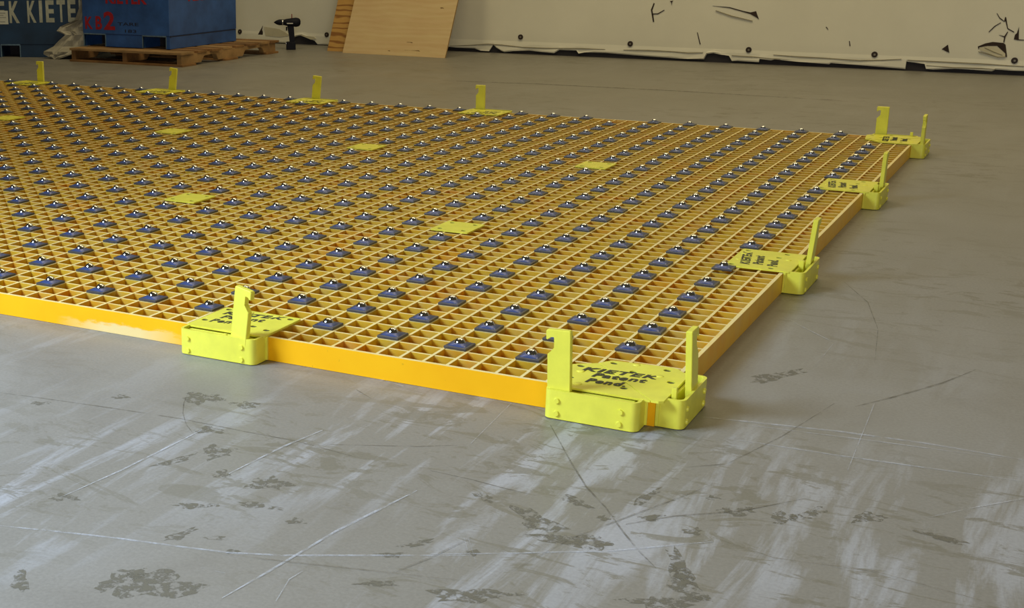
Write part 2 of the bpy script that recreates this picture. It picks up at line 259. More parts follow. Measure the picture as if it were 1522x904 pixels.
STAINS= [[(-5.93,-13.53),(-5.7,-13.62),(-5.94,-13.84),(-6.13,-13.97),(-6.01,-14.18),(-6.32,-14.16),(-6.44,-14.24),(-6.58,-14.42),(-6.78,-14.51),(-7.09,-14.65),(-7.15,-14.42),(-7.0,-14.14),(-7.08,-14.06),(-7.23,-13.95),(-7.2,-13.79),(-7.1,-13.62),(-6.87,-13.56),(-6.8,-13.24),(-6.55,-13.27),(-6.45,-13.58),(-6.28,-13.48),(-6.06,-13.44)],[(2.7,-12.74),(2.67,-12.85),(2.65,-12.96),(2.66,-13.14),(2.3,-12.92),(2.16,-13.01),(1.88,-13.07),(1.56,-12.8),(1.48,-12.51),(1.44,-12.35),(1.19,-12.18),(0.79,-11.87),(0.74,-11.66),(1.07,-11.71),(1.11,-11.56),(1.33,-11.54),(1.71,-11.82),(1.95,-12.07),(2.16,-12.12),(2.51,-12.23),(2.98,-12.47),(2.72,-12.62)],[(4.4,-12.85),(4.38,-12.97),(4.16,-13.1),(4.23,-13.23),(4.22,-13.47),(3.76,-13.57),(3.41,-13.58),(3.18,-13.55),(2.88,-13.64),(2.54,-13.7),(2.32,-13.66),(2.51,-13.46),(1.85,-13.49),(2.26,-13.25),(2.71,-13.09),(2.96,-12.97),(3.23,-12.9),(3.48,-12.57),(3.86,-12.52),(4.02,-12.65),(4.22,-12.69),(4.34,-12.76)],[(-12.4,-7.54),(-12.17,-7.69),(-12.26,-7.93),(-12.47,-8.11),(-12.85,-8.1),(-12.76,-8.34),(-12.77,-8.73),(-13.06,-8.58),(-13.28,-8.65),(-13.45,-8.54),(-13.58,-8.41),(-13.78,-8.33),(-13.66,-8.1),(-13.64,-7.96),(-14.02,-7.73),(-13.85,-7.54),(-13.6,-7.43),(-13.32,-7.5),(-13.15,-7.55),(-12.97,-7.33),(-12.72,-7.27),(-12.71,-7.55)],[(-10.46,-10.49),(-10.5,-10.61),(-10.35,-10.69),(-10.36,-10.83),(-10.65,-10.9),(-10.8,-10.92),(-10.86,-11.01),(-10.97,-11.08),(-11.17,-11.3),(-11.31,-11.24),(-11.3,-11.06),(-11.5,-11.08),(-11.48,-10.95),(-11.37,-10.82),(-11.36,-10.73),(-11.32,-10.61),(-11.33,-10.4),(-11.12,-10.34),(-10.94,-10.48),(-10.84,-10.48),(-10.73,-10.46),(-10.59,-10.45)],[(-9.12,-12.14),(-9.12,-12.31),(-8.93,-12.47),(-9.16,-12.56),(-9.19,-12.67),(-9.2,-12.82),(-9.28,-12.94),(-9.36,-13.27),(-9.58,-13.03),(-9.66,-12.69),(-9.85,-12.75),(-9.9,-12.59),(-10.05,-12.48),(-10.16,-12.31),(-10.05,-12.18),(-10.13,-11.95),(-10.07,-11.77),(-9.8,-11.91),(-9.63,-12.04),(-9.53,-11.94),(-9.34,-11.81),(-9.06,-11.79)],[(-8.09,-13.85),(-7.97,-13.92),(-7.98,-14.03),(-8.03,-14.1),(-8.02,-14.21),(-8.07,-14.27),(-8.23,-14.14),(-8.26,-14.2),(-8.32,-14.31),(-8.43,-14.34),(-8.52,-14.24),(-8.51,-14.09),(-8.48,-14.0),(-8.59,-13.93),(-8.61,-13.84),(-8.56,-13.78),(-8.55,-13.68),(-8.49,-13.61),(-8.41,-13.56),(-8.3,-13.65),(-8.27,-13.84),(-8.19,-13.82)],[(-6.96,-16.17),(-6.97,-16.25),(-7.2,-16.41),(-7.22,-16.48),(-7.35,-16.57),(-7.47,-16.65),(-7.59,-16.85),(-7.8,-16.92),(-7.94,-16.92),(-7.93,-16.82),(-7.97,-16.79),(-8.27,-16.92),(-8.31,-16.87),(-8.04,-16.7),(-8.24,-16.67),(-8.05,-16.53),(-7.83,-16.43),(-7.66,-16.37),(-7.57,-16.41),(-7.32,-16.18),(-7.08,-16.07),(-7.05,-16.14)],[(-5.3,-15.45),(-5.09,-15.48),(-5.18,-15.56),(-5.41,-15.62),(-5.61,-15.66),(-5.81,-15.67),(-5.92,-15.79),(-6.19,-15.87),(-6.38,-15.84),(-6.52,-15.81),(-6.41,-15.71),(-6.55,-15.69),(-6.67,-15.65),(-6.44,-15.58),(-6.41,-15.52),(-6.41,-15.43),(-6.16,-15.38),(-5.92,-15.33),(-5.8,-15.44),(-5.73,-15.46),(-5.4,-15.37),(-5.14,-15.36)],[(-4.25,-20.81),(-4.35,-21.15),(-4.31,-21.4),(-4.48,-21.67),(-4.62,-21.92),(-4.92,-22.08),(-5.23,-22.1),(-5.47,-22.12),(-5.86,-22.68),(-6.23,-22.62),(-6.37,-22.32),(-6.42,-22.06),(-6.15,-21.74),(-6.49,-21.63),(-6.65,-21.36),(-6.24,-21.19),(-6.1,-20.95),(-5.96,-20.48),(-5.53,-20.62),(-5.26,-20.8),(-5.23,-21.13),(-4.83,-20.92)],[(-6.31,-20.81),(-6.31,-21.08),(-6.17,-21.1),(-6.11,-21.3),(-6.21,-21.62),(-6.35,-21.83),(-6.45,-21.95),(-6.45,-22.29),(-6.55,-22.68),(-6.68,-22.58),(-6.78,-22.57),(-6.89,-22.55),(-6.89,-22.28),(-6.99,-22.23),(-6.82,-21.87),(-6.93,-21.77),(-7.11,-21.45),(-6.91,-21.22),(-6.73,-21.22),(-6.65,-21.06),(-6.56,-21.1),(-6.44,-20.86)],[(-6.65,-17.97),(-6.56,-17.93),(-6.65,-18.24),(-6.62,-18.32),(-6.69,-18.48),(-6.61,-18.63),(-6.62,-18.91),(-6.75,-18.93),(-6.82,-18.98),(-6.87,-18.97),(-6.92,-19.01),(-7.01,-19.14),(-6.99,-18.93),(-7.07,-18.96),(-7.14,-18.88),(-7.05,-18.62),(-6.94,-18.48),(-6.92,-18.35),(-6.87,-18.28),(-6.82,-17.96),(-6.74,-17.84),(-6.71,-18.03)],[(-5.66,-18.14),(-5.6,-18.14),(-5.58,-18.17),(-5.52,-18.21),(-5.57,-18.28),(-5.7,-18.3),(-5.77,-18.34),(-5.84,-18.38),(-5.9,-18.38),(-5.98,-18.41),(-5.99,-18.36),(-6.09,-18.38),(-6.21,-18.38),(-6.02,-18.27),(-5.94,-18.22),(-5.96,-18.18),(-5.92,-18.12),(-5.84,-18.07),(-5.76,-18.02),(-5.68,-18.01),(-5.58,-17.98),(-5.58,-18.05)],[(-4.66,-18.61),(-4.72,-18.69),(-4.7,-18.72),(-4.72,-18.76),(-4.78,-18.79),(-4.82,-18.81),(-4.84,-18.87),(-4.89,-18.93),(-4.96,-18.93),(-4.97,-18.85),(-4.95,-18.8),(-5.07,-18.84),(-5.04,-18.79),(-5.04,-18.76),(-5.09,-18.71),(-5.05,-18.67),(-5.0,-18.62),(-4.93,-18.62),(-4.88,-18.65),(-4.84,-18.61),(-4.77,-18.57),(-4.72,-18.59)],[(6.85,-14.2),(6.87,-14.39),(6.82,-14.5),(6.61,-14.11),(6.55,-14.23),(6.38,-14.18),(6.2,-13.77),(6.12,-13.43),(6.12,-13.24),(6.1,-13.09),(5.74,-12.44),(5.91,-12.54),(6.01,-12.56),(5.9,-12.07),(6.12,-12.37),(6.31,-12.71),(6.46,-12.97),(6.56,-13.28),(6.76,-13.48),(6.98,-13.85),(6.97,-14.07),(7.0,-14.3)],[(7.44,-14.97),(7.43,-15.11),(7.3,-15.1),(7.15,-15.0),(7.06,-15.04),(6.91,-14.89),(6.72,-14.92),(6.42,-14.76),(6.35,-14.4),(6.45,-14.22),(6.42,-14.07),(6.41,-13.93),(6.17,-13.51),(6.16,-13.25),(6.5,-13.61),(6.56,-13.4),(6.79,-13.65),(6.97,-13.98),(7.1,-14.18),(7.19,-14.38),(7.53,-14.67),(7.75,-15.03)],[(7.46,-15.16),(7.07,-15.44),(7.44,-15.38),(7.27,-15.54),(7.18,-15.72),(6.93,-15.93),(6.62,-16.04),(6.3,-16.27),(6.24,-16.1),(6.2,-16.03),(5.87,-16.18),(5.66,-16.2),(5.38,-16.21),(5.74,-15.92),(6.22,-15.68),(6.21,-15.54),(6.46,-15.39),(6.69,-15.34),(6.94,-15.11),(7.28,-14.92),(7.58,-14.82),(7.69,-14.89)],[(8.56,-8.29),(8.52,-8.42),(8.64,-8.55),(8.45,-8.64),(8.34,-8.66),(8.34,-8.86),(8.25,-9.02),(8.13,-9.05),(8.0,-9.05),(8.06,-8.73),(7.97,-8.73),(7.87,-8.69),(7.87,-8.56),(7.85,-8.43),(7.86,-8.27),(7.95,-8.15),(8.03,-7.96),(8.18,-8.09),(8.25,-8.26),(8.38,-8.05),(8.46,-8.09),(8.55,-8.16)],[(9.13,-7.3),(9.24,-7.26),(9.27,-7.36),(9.06,-7.68),(9.08,-7.84),(8.96,-8.12),(8.79,-8.25),(8.69,-8.33),(8.65,-8.25),(8.49,-8.54),(8.29,-8.81),(8.34,-8.57),(8.32,-8.48),(8.26,-8.42),(8.41,-8.13),(8.59,-7.9),(8.67,-7.74),(8.75,-7.51),(8.93,-7.08),(9.06,-7.01),(9.08,-7.16),(9.15,-7.16)],[(10.94,-6.92),(10.8,-7.11),(10.81,-7.22),(10.77,-7.37),(10.55,-7.4),(10.46,-7.45),(10.38,-7.58),(10.26,-7.67),(10.01,-7.92),(10.03,-7.67),(10.15,-7.44),(9.98,-7.47),(10.03,-7.35),(10.02,-7.25),(10.09,-7.13),(10.17,-7.02),(10.22,-6.76),(10.4,-6.72),(10.49,-6.9),(10.58,-6.89),(10.74,-6.81),(10.77,-6.91)],[(7.3,-8.44),(7.42,-8.48),(7.22,-8.63),(7.27,-8.73),(7.21,-8.88),(7.07,-9.05),(6.88,-9.11),(6.77,-8.99),(6.69,-8.97),(6.46,-9.12),(6.39,-9.06),(6.34,-8.99),(6.3,-8.9),(6.45,-8.75),(6.43,-8.63),(6.63,-8.53),(6.81,-8.56),(6.88,-8.37),(7.03,-8.23),(7.25,-8.1),(7.36,-8.16),(7.25,-8.38)],[(5.04,-10.32),(5.06,-10.37),(5.06,-10.43),(5.19,-10.54),(5.02,-10.61),(4.93,-10.66),(4.84,-10.74),(4.75,-10.72),(4.68,-10.72),(4.63,-10.67),(4.57,-10.65),(4.42,-10.67),(4.38,-10.59),(4.57,-10.46),(4.63,-10.4),(4.66,-10.33),(4.72,-10.27),(4.79,-10.16),(4.87,-10.18),(5.0,-10.07),(5.13,-10.04),(5.07,-10.23)],[(3.12,-10.62),(2.98,-10.67),(2.9,-10.72),(2.67,-10.64),(2.6,-10.66),(2.52,-10.73),(2.37,-10.64),(2.24,-10.56),(2.02,-10.53),(1.98,-10.4),(1.88,-10.3),(2.06,-10.27),(2.11,-10.24),(1.9,-10.05),(1.94,-9.98),(2.09,-10.0),(2.24,-10.02),(2.39,-10.12),(2.51,-10.2),(2.65,-10.26),(2.61,-10.36),(2.79,-10.44)],[(3.83,-11.01),(3.72,-11.11),(3.77,-11.15),(3.77,-11.21),(3.7,-11.25),(3.68,-11.33),(3.63,-11.42),(3.55,-11.4),(3.49,-11.39),(3.52,-11.25),(3.45,-11.28),(3.34,-11.3),(3.37,-11.21),(3.34,-11.15),(3.4,-11.08),(3.46,-11.04),(3.49,-10.96),(3.56,-10.98),(3.61,-11.0),(3.69,-10.9),(3.76,-10.91),(3.82,-10.93)],[(6.16,-7.9),(6.23,-7.94),(6.28,-8.03),(6.17,-8.09),(6.09,-8.11),(6.07,-8.17),(6.02,-8.2),(5.98,-8.19),(5.92,-8.22),(5.88,-8.19),(5.82,-8.17),(5.79,-8.11),(5.89,-8.01),(5.86,-7.97),(5.87,-7.91),(5.84,-7.8),(5.9,-7.72),(5.97,-7.74),(6.02,-7.79),(6.1,-7.7),(6.09,-7.84),(6.1,-7.89)],[(-10.84,-7.54),(-11.01,-7.71),(-10.85,-7.75),(-10.74,-7.88),(-10.9,-7.98),(-10.93,-8.15),(-11.11,-8.2),(-11.26,-8.19),(-11.41,-8.21),(-11.46,-8.07),(-11.54,-8.04),(-11.78,-8.08),(-11.92,-7.99),(-11.89,-7.83),(-11.71,-7.7),(-11.49,-7.67),(-11.53,-7.5),(-11.41,-7.41),(-11.27,-7.53),(-11.13,-7.38),(-10.99,-7.37),(-10.79,-7.35)],[(-10.09,-13.19),(-10.08,-13.28),(-10.07,-13.38),(-10.0,-13.41),(-10.0,-13.6),(-10.13,-13.84),(-10.22,-14.03),(-10.31,-14.26),(-10.39,-14.28),(-10.46,-14.35),(-10.49,-14.28),(-10.62,-14.48),(-10.79,-14.65),(-10.7,-14.33),(-10.59,-14.04),(-10.53,-13.86),(-10.48,-13.7),(-10.43,-13.49),(-10.34,-13.28),(-10.26,-13.22),(-10.08,-12.71),(-10.05,-12.91)],[(-0.63,-16.54),(-0.62,-16.58),(-0.64,-16.63),(-0.55,-16.68),(-0.61,-16.77),(-0.78,-16.79),(-0.85,-16.9),(-0.95,-16.9),(-1.0,-16.87),(-1.06,-16.87),(-1.17,-16.91),(-1.26,-16.9),(-1.37,-16.88),(-1.2,-16.76),(-1.09,-16.69),(-1.07,-16.63),(-0.98,-16.58),(-0.91,-16.52),(-0.82,-16.48),(-0.7,-16.4),(-0.52,-16.31),(-0.59,-16.46)],[(-0.4,-15.43),(-0.19,-15.24),(-0.21,-15.34),(-0.23,-15.44),(-0.29,-15.58),(-0.4,-15.72),(-0.5,-15.83),(-0.61,-15.99),(-0.64,-15.87),(-0.7,-15.91),(-0.9,-16.15),(-0.91,-16.08),(-1.02,-16.11),(-0.82,-15.84),(-0.79,-15.75),(-0.8,-15.65),(-0.64,-15.55),(-0.58,-15.41),(-0.49,-15.29),(-0.38,-15.17),(-0.24,-15.03),(-0.29,-15.23)],[(1.29,-15.28),(1.25,-15.35),(1.23,-15.4),(1.22,-15.45),(1.27,-15.55),(1.2,-15.64),(1.08,-15.58),(1.02,-15.58),(0.98,-15.57),(0.89,-15.62),(0.8,-15.63),(0.86,-15.53),(0.79,-15.51),(0.75,-15.45),(0.85,-15.39),(0.93,-15.35),(0.99,-15.33),(1.01,-15.25),(1.09,-15.12),(1.16,-15.18),(1.2,-15.22),(1.24,-15.25)],[(-11.19,-17.88),(-11.12,-17.93),(-10.93,-17.98),(-11.14,-18.1),(-11.32,-18.16),(-11.39,-18.21),(-11.44,-18.3),(-11.55,-18.42),(-11.68,-18.42),(-11.75,-18.35),(-11.92,-18.4),(-11.89,-18.28),(-11.89,-18.2),(-11.81,-18.12),(-11.81,-18.07),(-11.94,-17.95),(-11.88,-17.82),(-11.66,-17.85),(-11.55,-17.83),(-11.47,-17.86),(-11.37,-17.84),(-11.22,-17.79)],[(-17.75,-11.31),(-17.69,-11.36),(-17.72,-11.43),(-17.86,-11.49),(-17.88,-11.54),(-17.84,-11.65),(-17.93,-11.71),(-18.04,-11.82),(-18.12,-11.68),(-18.15,-11.62),(-18.33,-11.72),(-18.36,-11.66),(-18.34,-11.59),(-18.42,-11.54),(-18.39,-11.46),(-18.36,-11.38),(-18.24,-11.33),(-18.1,-11.39),(-18.05,-11.32),(-17.93,-11.16),(-17.81,-11.16),(-17.73,-11.21)],[(-15.6,-9.19),(-15.48,-9.22),(-15.45,-9.31),(-15.63,-9.39),(-15.75,-9.4),(-15.71,-9.5),(-15.78,-9.56),(-15.86,-9.6),(-15.96,-9.66),(-16.01,-9.56),(-16.16,-9.61),(-16.19,-9.53),(-16.01,-9.39),(-16.15,-9.37),(-16.23,-9.29),(-16.19,-9.2),(-16.09,-9.15),(-15.97,-9.16),(-15.9,-9.12),(-15.8,-9.08),(-15.78,-9.2),(-15.69,-9.18)],[(3.33,-17.11),(2.76,-17.53),(2.79,-17.62),(2.53,-17.78),(2.55,-17.93),(2.44,-18.19),(2.09,-18.3),(1.86,-18.31),(1.45,-18.62),(1.49,-18.38),(1.3,-18.4),(1.35,-18.25),(1.11,-18.26),(0.88,-18.19),(1.17,-17.93),(1.59,-17.74),(1.86,-17.62),(2.05,-17.43),(2.33,-17.26),(2.57,-17.21),(2.67,-17.28),(3.11,-17.08)],[(-0.02,-18.27),(0.03,-18.29),(0.29,-18.25),(0.04,-18.4),(-0.19,-18.5),(-0.25,-18.6),(-0.4,-18.66),(-0.52,-18.71),(-0.59,-18.7),(-0.68,-18.73),(-0.99,-18.9),(-0.97,-18.82),(-0.78,-18.67),(-0.77,-18.62),(-0.69,-18.54),(-0.7,-18.47),(-0.57,-18.37),(-0.4,-18.32),(-0.26,-18.23),(-0.04,-18.08),(-0.07,-18.21),(-0.02,-18.23)],[(-8.68,-23.13),(-8.54,-23.28),(-8.36,-23.47),(-8.46,-23.52),(-8.39,-23.66),(-8.43,-23.71),(-8.57,-23.63),(-8.67,-23.57),(-8.7,-23.63),(-8.79,-23.64),(-8.96,-23.59),(-9.04,-23.34),(-9.1,-23.22),(-9.27,-23.07),(-9.3,-22.95),(-9.35,-22.83),(-9.38,-22.71),(-9.32,-22.68),(-9.32,-22.52),(-9.1,-22.73),(-8.93,-22.98),(-8.82,-23.05)],[(-4.12,-15.87),(-4.14,-15.94),(-3.97,-15.97),(-4.05,-16.06),(-4.19,-16.09),(-4.24,-16.14),(-4.3,-16.16),(-4.37,-16.23),(-4.47,-16.3),(-4.51,-16.22),(-4.59,-16.21),(-4.66,-16.18),(-4.62,-16.1),(-4.53,-16.03),(-4.49,-15.99),(-4.53,-15.92),(-4.54,-15.8),(-4.44,-15.76),(-4.34,-15.82),(-4.26,-15.77),(-4.22,-15.82),(-4.18,-15.85)],[(0.12,-11.61),(0.2,-11.7),(0.22,-11.79),(0.2,-11.86),(0.0,-11.74),(-0.05,-11.77),(-0.14,-11.78),(-0.21,-11.67),(-0.28,-11.62),(-0.46,-11.59),(-0.54,-11.5),(-0.64,-11.39),(-0.47,-11.38),(-0.32,-11.41),(-0.44,-11.26),(-0.35,-11.26),(-0.28,-11.23),(-0.17,-11.27),(-0.08,-11.35),(0.06,-11.38),(0.09,-11.48),(0.04,-11.55)],[(5.88,6.61),(6.11,6.69),(5.74,6.06),(5.52,5.69),(5.34,5.42),(5.29,5.08),(5.08,4.52),(4.8,4.26),(4.7,4.45),(4.45,4.16),(4.39,4.27),(4.35,4.4),(4.43,4.68),(4.5,4.9),(4.26,4.96),(4.5,5.41),(4.84,5.71),(5.04,5.96),(5.19,6.05),(5.52,6.69),(5.86,7.1),(5.78,6.67)],[(6.28,-10.72),(6.31,-10.76),(6.31,-10.82),(6.35,-10.92),(6.32,-11.03),(6.21,-11.03),(6.13,-10.99),(6.07,-11.05),(6.01,-11.05),(5.92,-11.09),(5.89,-11.02),(5.89,-10.94),(5.79,-10.9),(5.83,-10.8),(5.96,-10.75),(6.01,-10.71),(6.04,-10.65),(6.08,-10.52),(6.17,-10.44),(6.21,-10.56),(6.24,-10.63),(6.33,-10.61)],[(4.36,-8.3),(4.4,-8.31),(4.47,-8.32),(4.31,-8.82),(4.33,-8.92),(4.33,-9.12),(4.31,-9.44),(4.23,-9.69),(4.16,-9.71),(4.13,-9.58),(4.06,-9.82),(4.02,-9.78),(4.01,-9.67),(3.99,-9.55),(3.96,-9.44),(3.96,-9.21),(4.02,-8.91),(4.13,-8.81),(4.17,-8.68),(4.22,-8.37),(4.3,-8.09),(4.38,-7.92)],[(12.88,-7.78),(13.13,-7.89),(13.09,-7.94),(12.94,-7.95),(12.8,-7.98),(12.56,-7.92),(12.34,-7.92),(12.21,-7.8),(12.23,-7.72),(11.85,-7.68),(11.6,-7.59),(11.54,-7.5),(11.62,-7.45),(12.02,-7.52),(12.05,-7.47),(12.17,-7.45),(12.38,-7.52),(12.55,-7.53),(12.81,-7.54),(13.08,-7.61),(13.21,-7.71),(12.88,-7.75)]]
HEM = [(2.75,-0.39),(4.22,-0.47),(6.93,-0.48),(8.02,-0.76),(9.26,-0.79),(9.85,0.16),(10.3,-0.27),(11.12,-0.69),(11.56,-0.83),(12.95,-0.62),(15.36,-0.48),(17.08,-0.57),(19.04,-0.68),(19.77,-0.2),(20.77,-0.22),(22.27,-0.16),(22.62,-0.58),(23.44,-0.4),(24.75,-0.37),(26.41,-0.35),(30.42,-0.52),(34.35,-0.63),(37.74,-0.67),(39.78,-0.65),(40.1,0.05),(40.98,0.2),(42.04,0.05),(43.01,-0.05),(43.43,-0.7),(44.17,-0.67),(46.87,-0.7),(46.93,-0.29),(48.35,-0.42),(48.78,-0.28),(51.8,-0.45),(55.47,-0.6),(55.65,-0.44),(57.85,-0.5),(60.81,-0.62),(63.94,-0.77),(64.35,-0.81),(64.38,0.11),(65.36,0.04),(66.48,-0.07),(66.69,-0.65),(67.45,-0.7),(69.89,-0.5),(71.84,-0.52),(73.87,-0.63),(74.23,-0.41),(76.13,-0.42),(77.26,-0.42)]
TEARS = {'t1': [(40.34,6.23),(42.56,6.11),(44.34,5.67),(45.23,5.51),(45.93,5.68),(46.38,4.67),(46.0,4.92),(45.24,5.31),(44.36,5.53),(42.57,5.99)],'k1': [(32.6,6.43),(32.73,6.36),(32.48,5.46),(32.6,5.05),(33.24,5.09),(34.05,5.57),(34.12,5.5),(33.29,4.97),(32.64,4.93),(32.84,3.95),(32.68,3.97),(32.42,5.01),(32.29,5.53)],'k2': [(34.73,6.7),(35.18,6.78),(35.05,6.56),(35.04,6.19),(34.93,6.55)],'v1': [(38.63,2.78),(38.71,2.78),(39.22,1.29),(39.1,1.26)],'v2': [(57.53,2.37),(57.62,2.32),(57.76,1.73),(57.64,1.76)],'v3': [(54.6,3.97),(54.72,3.97),(54.94,3.65),(54.84,3.67)],'tri': [(68.15,1.76),(68.77,2.31),(69.03,1.37),(68.67,1.51)],'big': [(72.03,2.22),(72.8,2.61),(73.54,2.8),(74.68,2.73),(74.94,2.54),(75.28,1.15),(75.13,1.09),(75.02,1.55),(74.49,2.0),(74.07,2.35),(73.03,2.31),(72.19,2.12),(72.14,1.86)],'br1': [(73.55,6.1),(73.61,6.12),(73.93,5.65),(74.45,5.25),(74.49,5.71),(74.6,5.69),(74.95,4.44),(75.66,4.05),(75.63,3.96),(74.9,4.34),(74.6,5.2),(74.42,5.18),(73.9,5.54)],'br2': [(74.09,3.64),(74.68,3.51),(74.96,4.06),(75.03,4.02),(74.83,3.41),(74.78,2.74),(74.67,2.84),(74.68,3.37)],'br3': [(72.96,3.97),(73.49,4.64),(74.1,5.08),(74.14,5.03),(73.55,4.55),(73.02,3.9)],'tr2': [(75.73,3.18),(75.78,3.7),(75.96,3.91),(76.08,4.63),(76.24,3.2),(76.79,3.17),(76.8,3.1),(76.14,3.09)],'lt': [(-30.25,-0.06),(-29.85,0.59),(-29.46,1.15),(-29.17,1.62),(-29.15,1.57),(-29.31,1.02),(-29.13,0.52),(-29.25,-0.08)]}
CREASES = {'c1': [(3.11,-0.25),(6.02,-0.08),(9.05,0.2),(11.17,0.16),(14.31,-0.04),(17.73,-0.04),(22.75,0.11),(26.37,0.15)],'c2': [(28.94,0.18),(32.42,0.23),(35.84,0.18),(37.68,0.1),(39.63,0.24)],'c2b': [(43.37,0.03),(46.3,-0.08),(49.5,-0.22)],'c3': [(48.62,0.32),(51.74,0.18),(54.99,0.14),(56.8,0.08),(59.08,0.02),(61.7,0.18),(63.8,0.42)],'c4': [(64.52,0.33),(66.84,0.27),(69.8,0.24),(72.72,0.21),(75.58,0.12),(77.19,0.14)],'c5': [(66.69,-0.22),(69.48,-0.36),(72.78,-0.32),(74.22,-0.35)],'c6': [(72.15,1.65),(73.14,1.38),(74.33,1.06),(75.07,1.14)],'c7': [(72.76,2.14),(73.78,1.66),(74.77,1.34)],'c8': [(40.83,5.66),(42.95,4.99),(45.61,4.48)]}
WASHERS = [(13.98,1.36),(29.79,1.0),(45.45,0.8),(60.67,0.82),(76.12,0.74),(-17.55,0.64),(-33.45,0.59)]
# ================================================================ setting
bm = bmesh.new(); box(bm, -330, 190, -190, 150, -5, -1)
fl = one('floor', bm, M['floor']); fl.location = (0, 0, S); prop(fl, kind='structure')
fl.data.transform(Matrix.Identity(4))
def flat(name, pts, m, dz, parent):
    bm = bmesh.new(); f = bm.faces.new([bm.verts.new((x, y, -1 + dz)) for x, y in pts]); f.normal_update()
    if f.normal.z < 0: f.normal_flip()
    bmesh.ops.triangulate(bm, faces=bm.faces)
    o = one(name, bm, m, parent); return o
for i, (k, pts) in enumerate(STROKES):
    o = flat('scratch', pts, M['white_mark' if k == 'white' else 'dark_mark'], 0.008 + 0.0006 * i, fl)
    o['label'] = 'pale scratch in the concrete' if k == 'white' else 'dark scrape in the concrete'
for i, pts in enumerate(STAINS):
    o = flat('stain', pts, M['stain'], 0.003 + 0.0001 * i, fl)

# back wall: dark backing, cream vinyl facing with ragged hem
WX, WY = (0.99968888, -0.02494273), (0.02494273, 0.99968888)
wall_loc = W(-71.02, 139.22, 0); wall_rot = (0, 0, math.atan2(-0.02494273, 0.99968888))
bm = bmesh.new(); box(bm, -260, 260, 0.25, 3.0, -1.0, 110)
wb = one('wall_back', bm, M['dark'], loc=wall_loc, rot=wall_rot); prop(wb, kind='structure')
hem = [(-260, -.9), (-60, -.9), (-42, -.8), (-34.5, -.9), (-30.5, -.95), (-27.2, -.87), (-24.3, -.88), (-23.9, -.1), (-22.9, .25), (-22, .4), (-20.9, .1), (-19.7, -.35), (-19.2, -.88), (-18.2, -.9), (-12, -.9), (-4, -.75), (0, -.5)] + HEM + [(79, -.45), (84, -.6), (88, -.5), (96, -.62), (120, -.55), (260, -.6)]
hem = [(x, max(z, -.97)) for x, z in hem]
bm = bmesh.new()
cols = []
for x, z in hem:
    zs = [z, z + .16, max(z + .3, .35), max(z + .5, .75), 1.6, 4, 12, 110]
    ys = [-.02 + .10 * math.sin(x * 1.3), -.10 + .06 * math.sin(x * .9), -.05, .02, .0, 0, 0, 0]
    cols.append([bm.verts.new((x, y, q)) for y, q in zip(ys, zs)])
for a, b in zip(cols, cols[1:]):
    if b[0].co.x - a[0].co.x < 1e-4: continue
    for i in range(7): bm.faces.new((a[i], b[i], b[i + 1], a[i + 1]))
g = bm.faces[:]
r = bmesh.ops.extrude_face_region(bm, geom=g)
for v in [e for e in r['geom'] if isinstance(e, bmesh.types.BMVert)]: v.co.y += .12
facing = one('vinyl_facing', bm, M['sheet'], wb, 'cream vinyl facing with a ragged lower hem')
for k, pts in TEARS.items():
    bm = bmesh.new(); prism(bm, pts, 'y', -.06, .05); one('tear', bm, M['tear'], wb, 'dark torn split in the cream facing')
for k, pts in CREASES.items():
    bm = bmesh.new()
    n = len(pts); up = [(x, z + (.005 if i in (0, n - 1) else .05)) for i, (x, z) in enumerate(pts)]; dn = [(x, z - .045) for x, z in pts]
    prism(bm, up + dn[::-1], 'y', -.16, .06); one('crease', bm, M['crease'], wb)  # darker strips along the folds of the facing
for x, z in WASHERS:
    bm = bmesh.new(); cyl(bm, (x, -.08, z), .36, .14, 'y', 18); cyl(bm, (x, -.16, z), .27, .06, 'y', 18, )
    w = one('washer', bm, M['washer'], wb)
    bm = bmesh.new(); cyl(bm, (x + .03, -.2, z), .12, .06, 'y', 10); one('rivet', bm, M['rivet'], w)
# flap showing in the big tear
bm = bmesh.new(); prism(bm, [(72.2, 2.08), (73.0, 2.28), (74.0, 2.3), (74.5, 1.95), (75.05, 1.5), (75.1, 1.12), (74.3, 1.1), (72.4, 1.75)], 'y', -.11, -.02); one('torn_flap', bm, M['sheet_fold'], wb)
bm = bmesh.new(); prism(bm, [(-22.3, .45), (-20.2, -.2), (-19.4, .0), (-19.7, .25)], 'y', -.25, -.12)
prism(bm, [(-28.9, 1.5), (-26, 1.2), (-24, .3), (-26, .0), (-28.6, .1)], 'y', -.12, -.06); one('torn_flap', bm, M['sheet_fold'], wb)

# ================================================================ the grating
X0, X1, Y0, Y1 = -105.6, 2.6, -2.6, 69.6
gr = empty('floor_grating', W(0, 0, -1))
prop(gr, 'long low yellow resin grating lying on the concrete floor, studded with ball pads', 'grating')
def part(name, bm, mats, parent, label=None):
    o = one(name, bm, mats, parent, label); o.location = (0, 0, 0); return o
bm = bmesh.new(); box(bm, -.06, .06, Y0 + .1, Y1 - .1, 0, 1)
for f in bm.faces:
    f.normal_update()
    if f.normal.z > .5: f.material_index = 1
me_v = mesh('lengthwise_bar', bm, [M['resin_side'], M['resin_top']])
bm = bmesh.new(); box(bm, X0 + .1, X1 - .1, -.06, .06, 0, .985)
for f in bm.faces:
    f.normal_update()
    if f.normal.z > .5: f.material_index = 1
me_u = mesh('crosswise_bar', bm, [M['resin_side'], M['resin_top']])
x = 1.5
while x > X0 + .5:
    link('lengthwise_bar', me_v, gr, (x * S, 0, 0)); x -= 1
y = -1.5
while y < Y1 - .5:
    link('crosswise_bar', me_u, gr, (0, y * S, 0)); y += 1
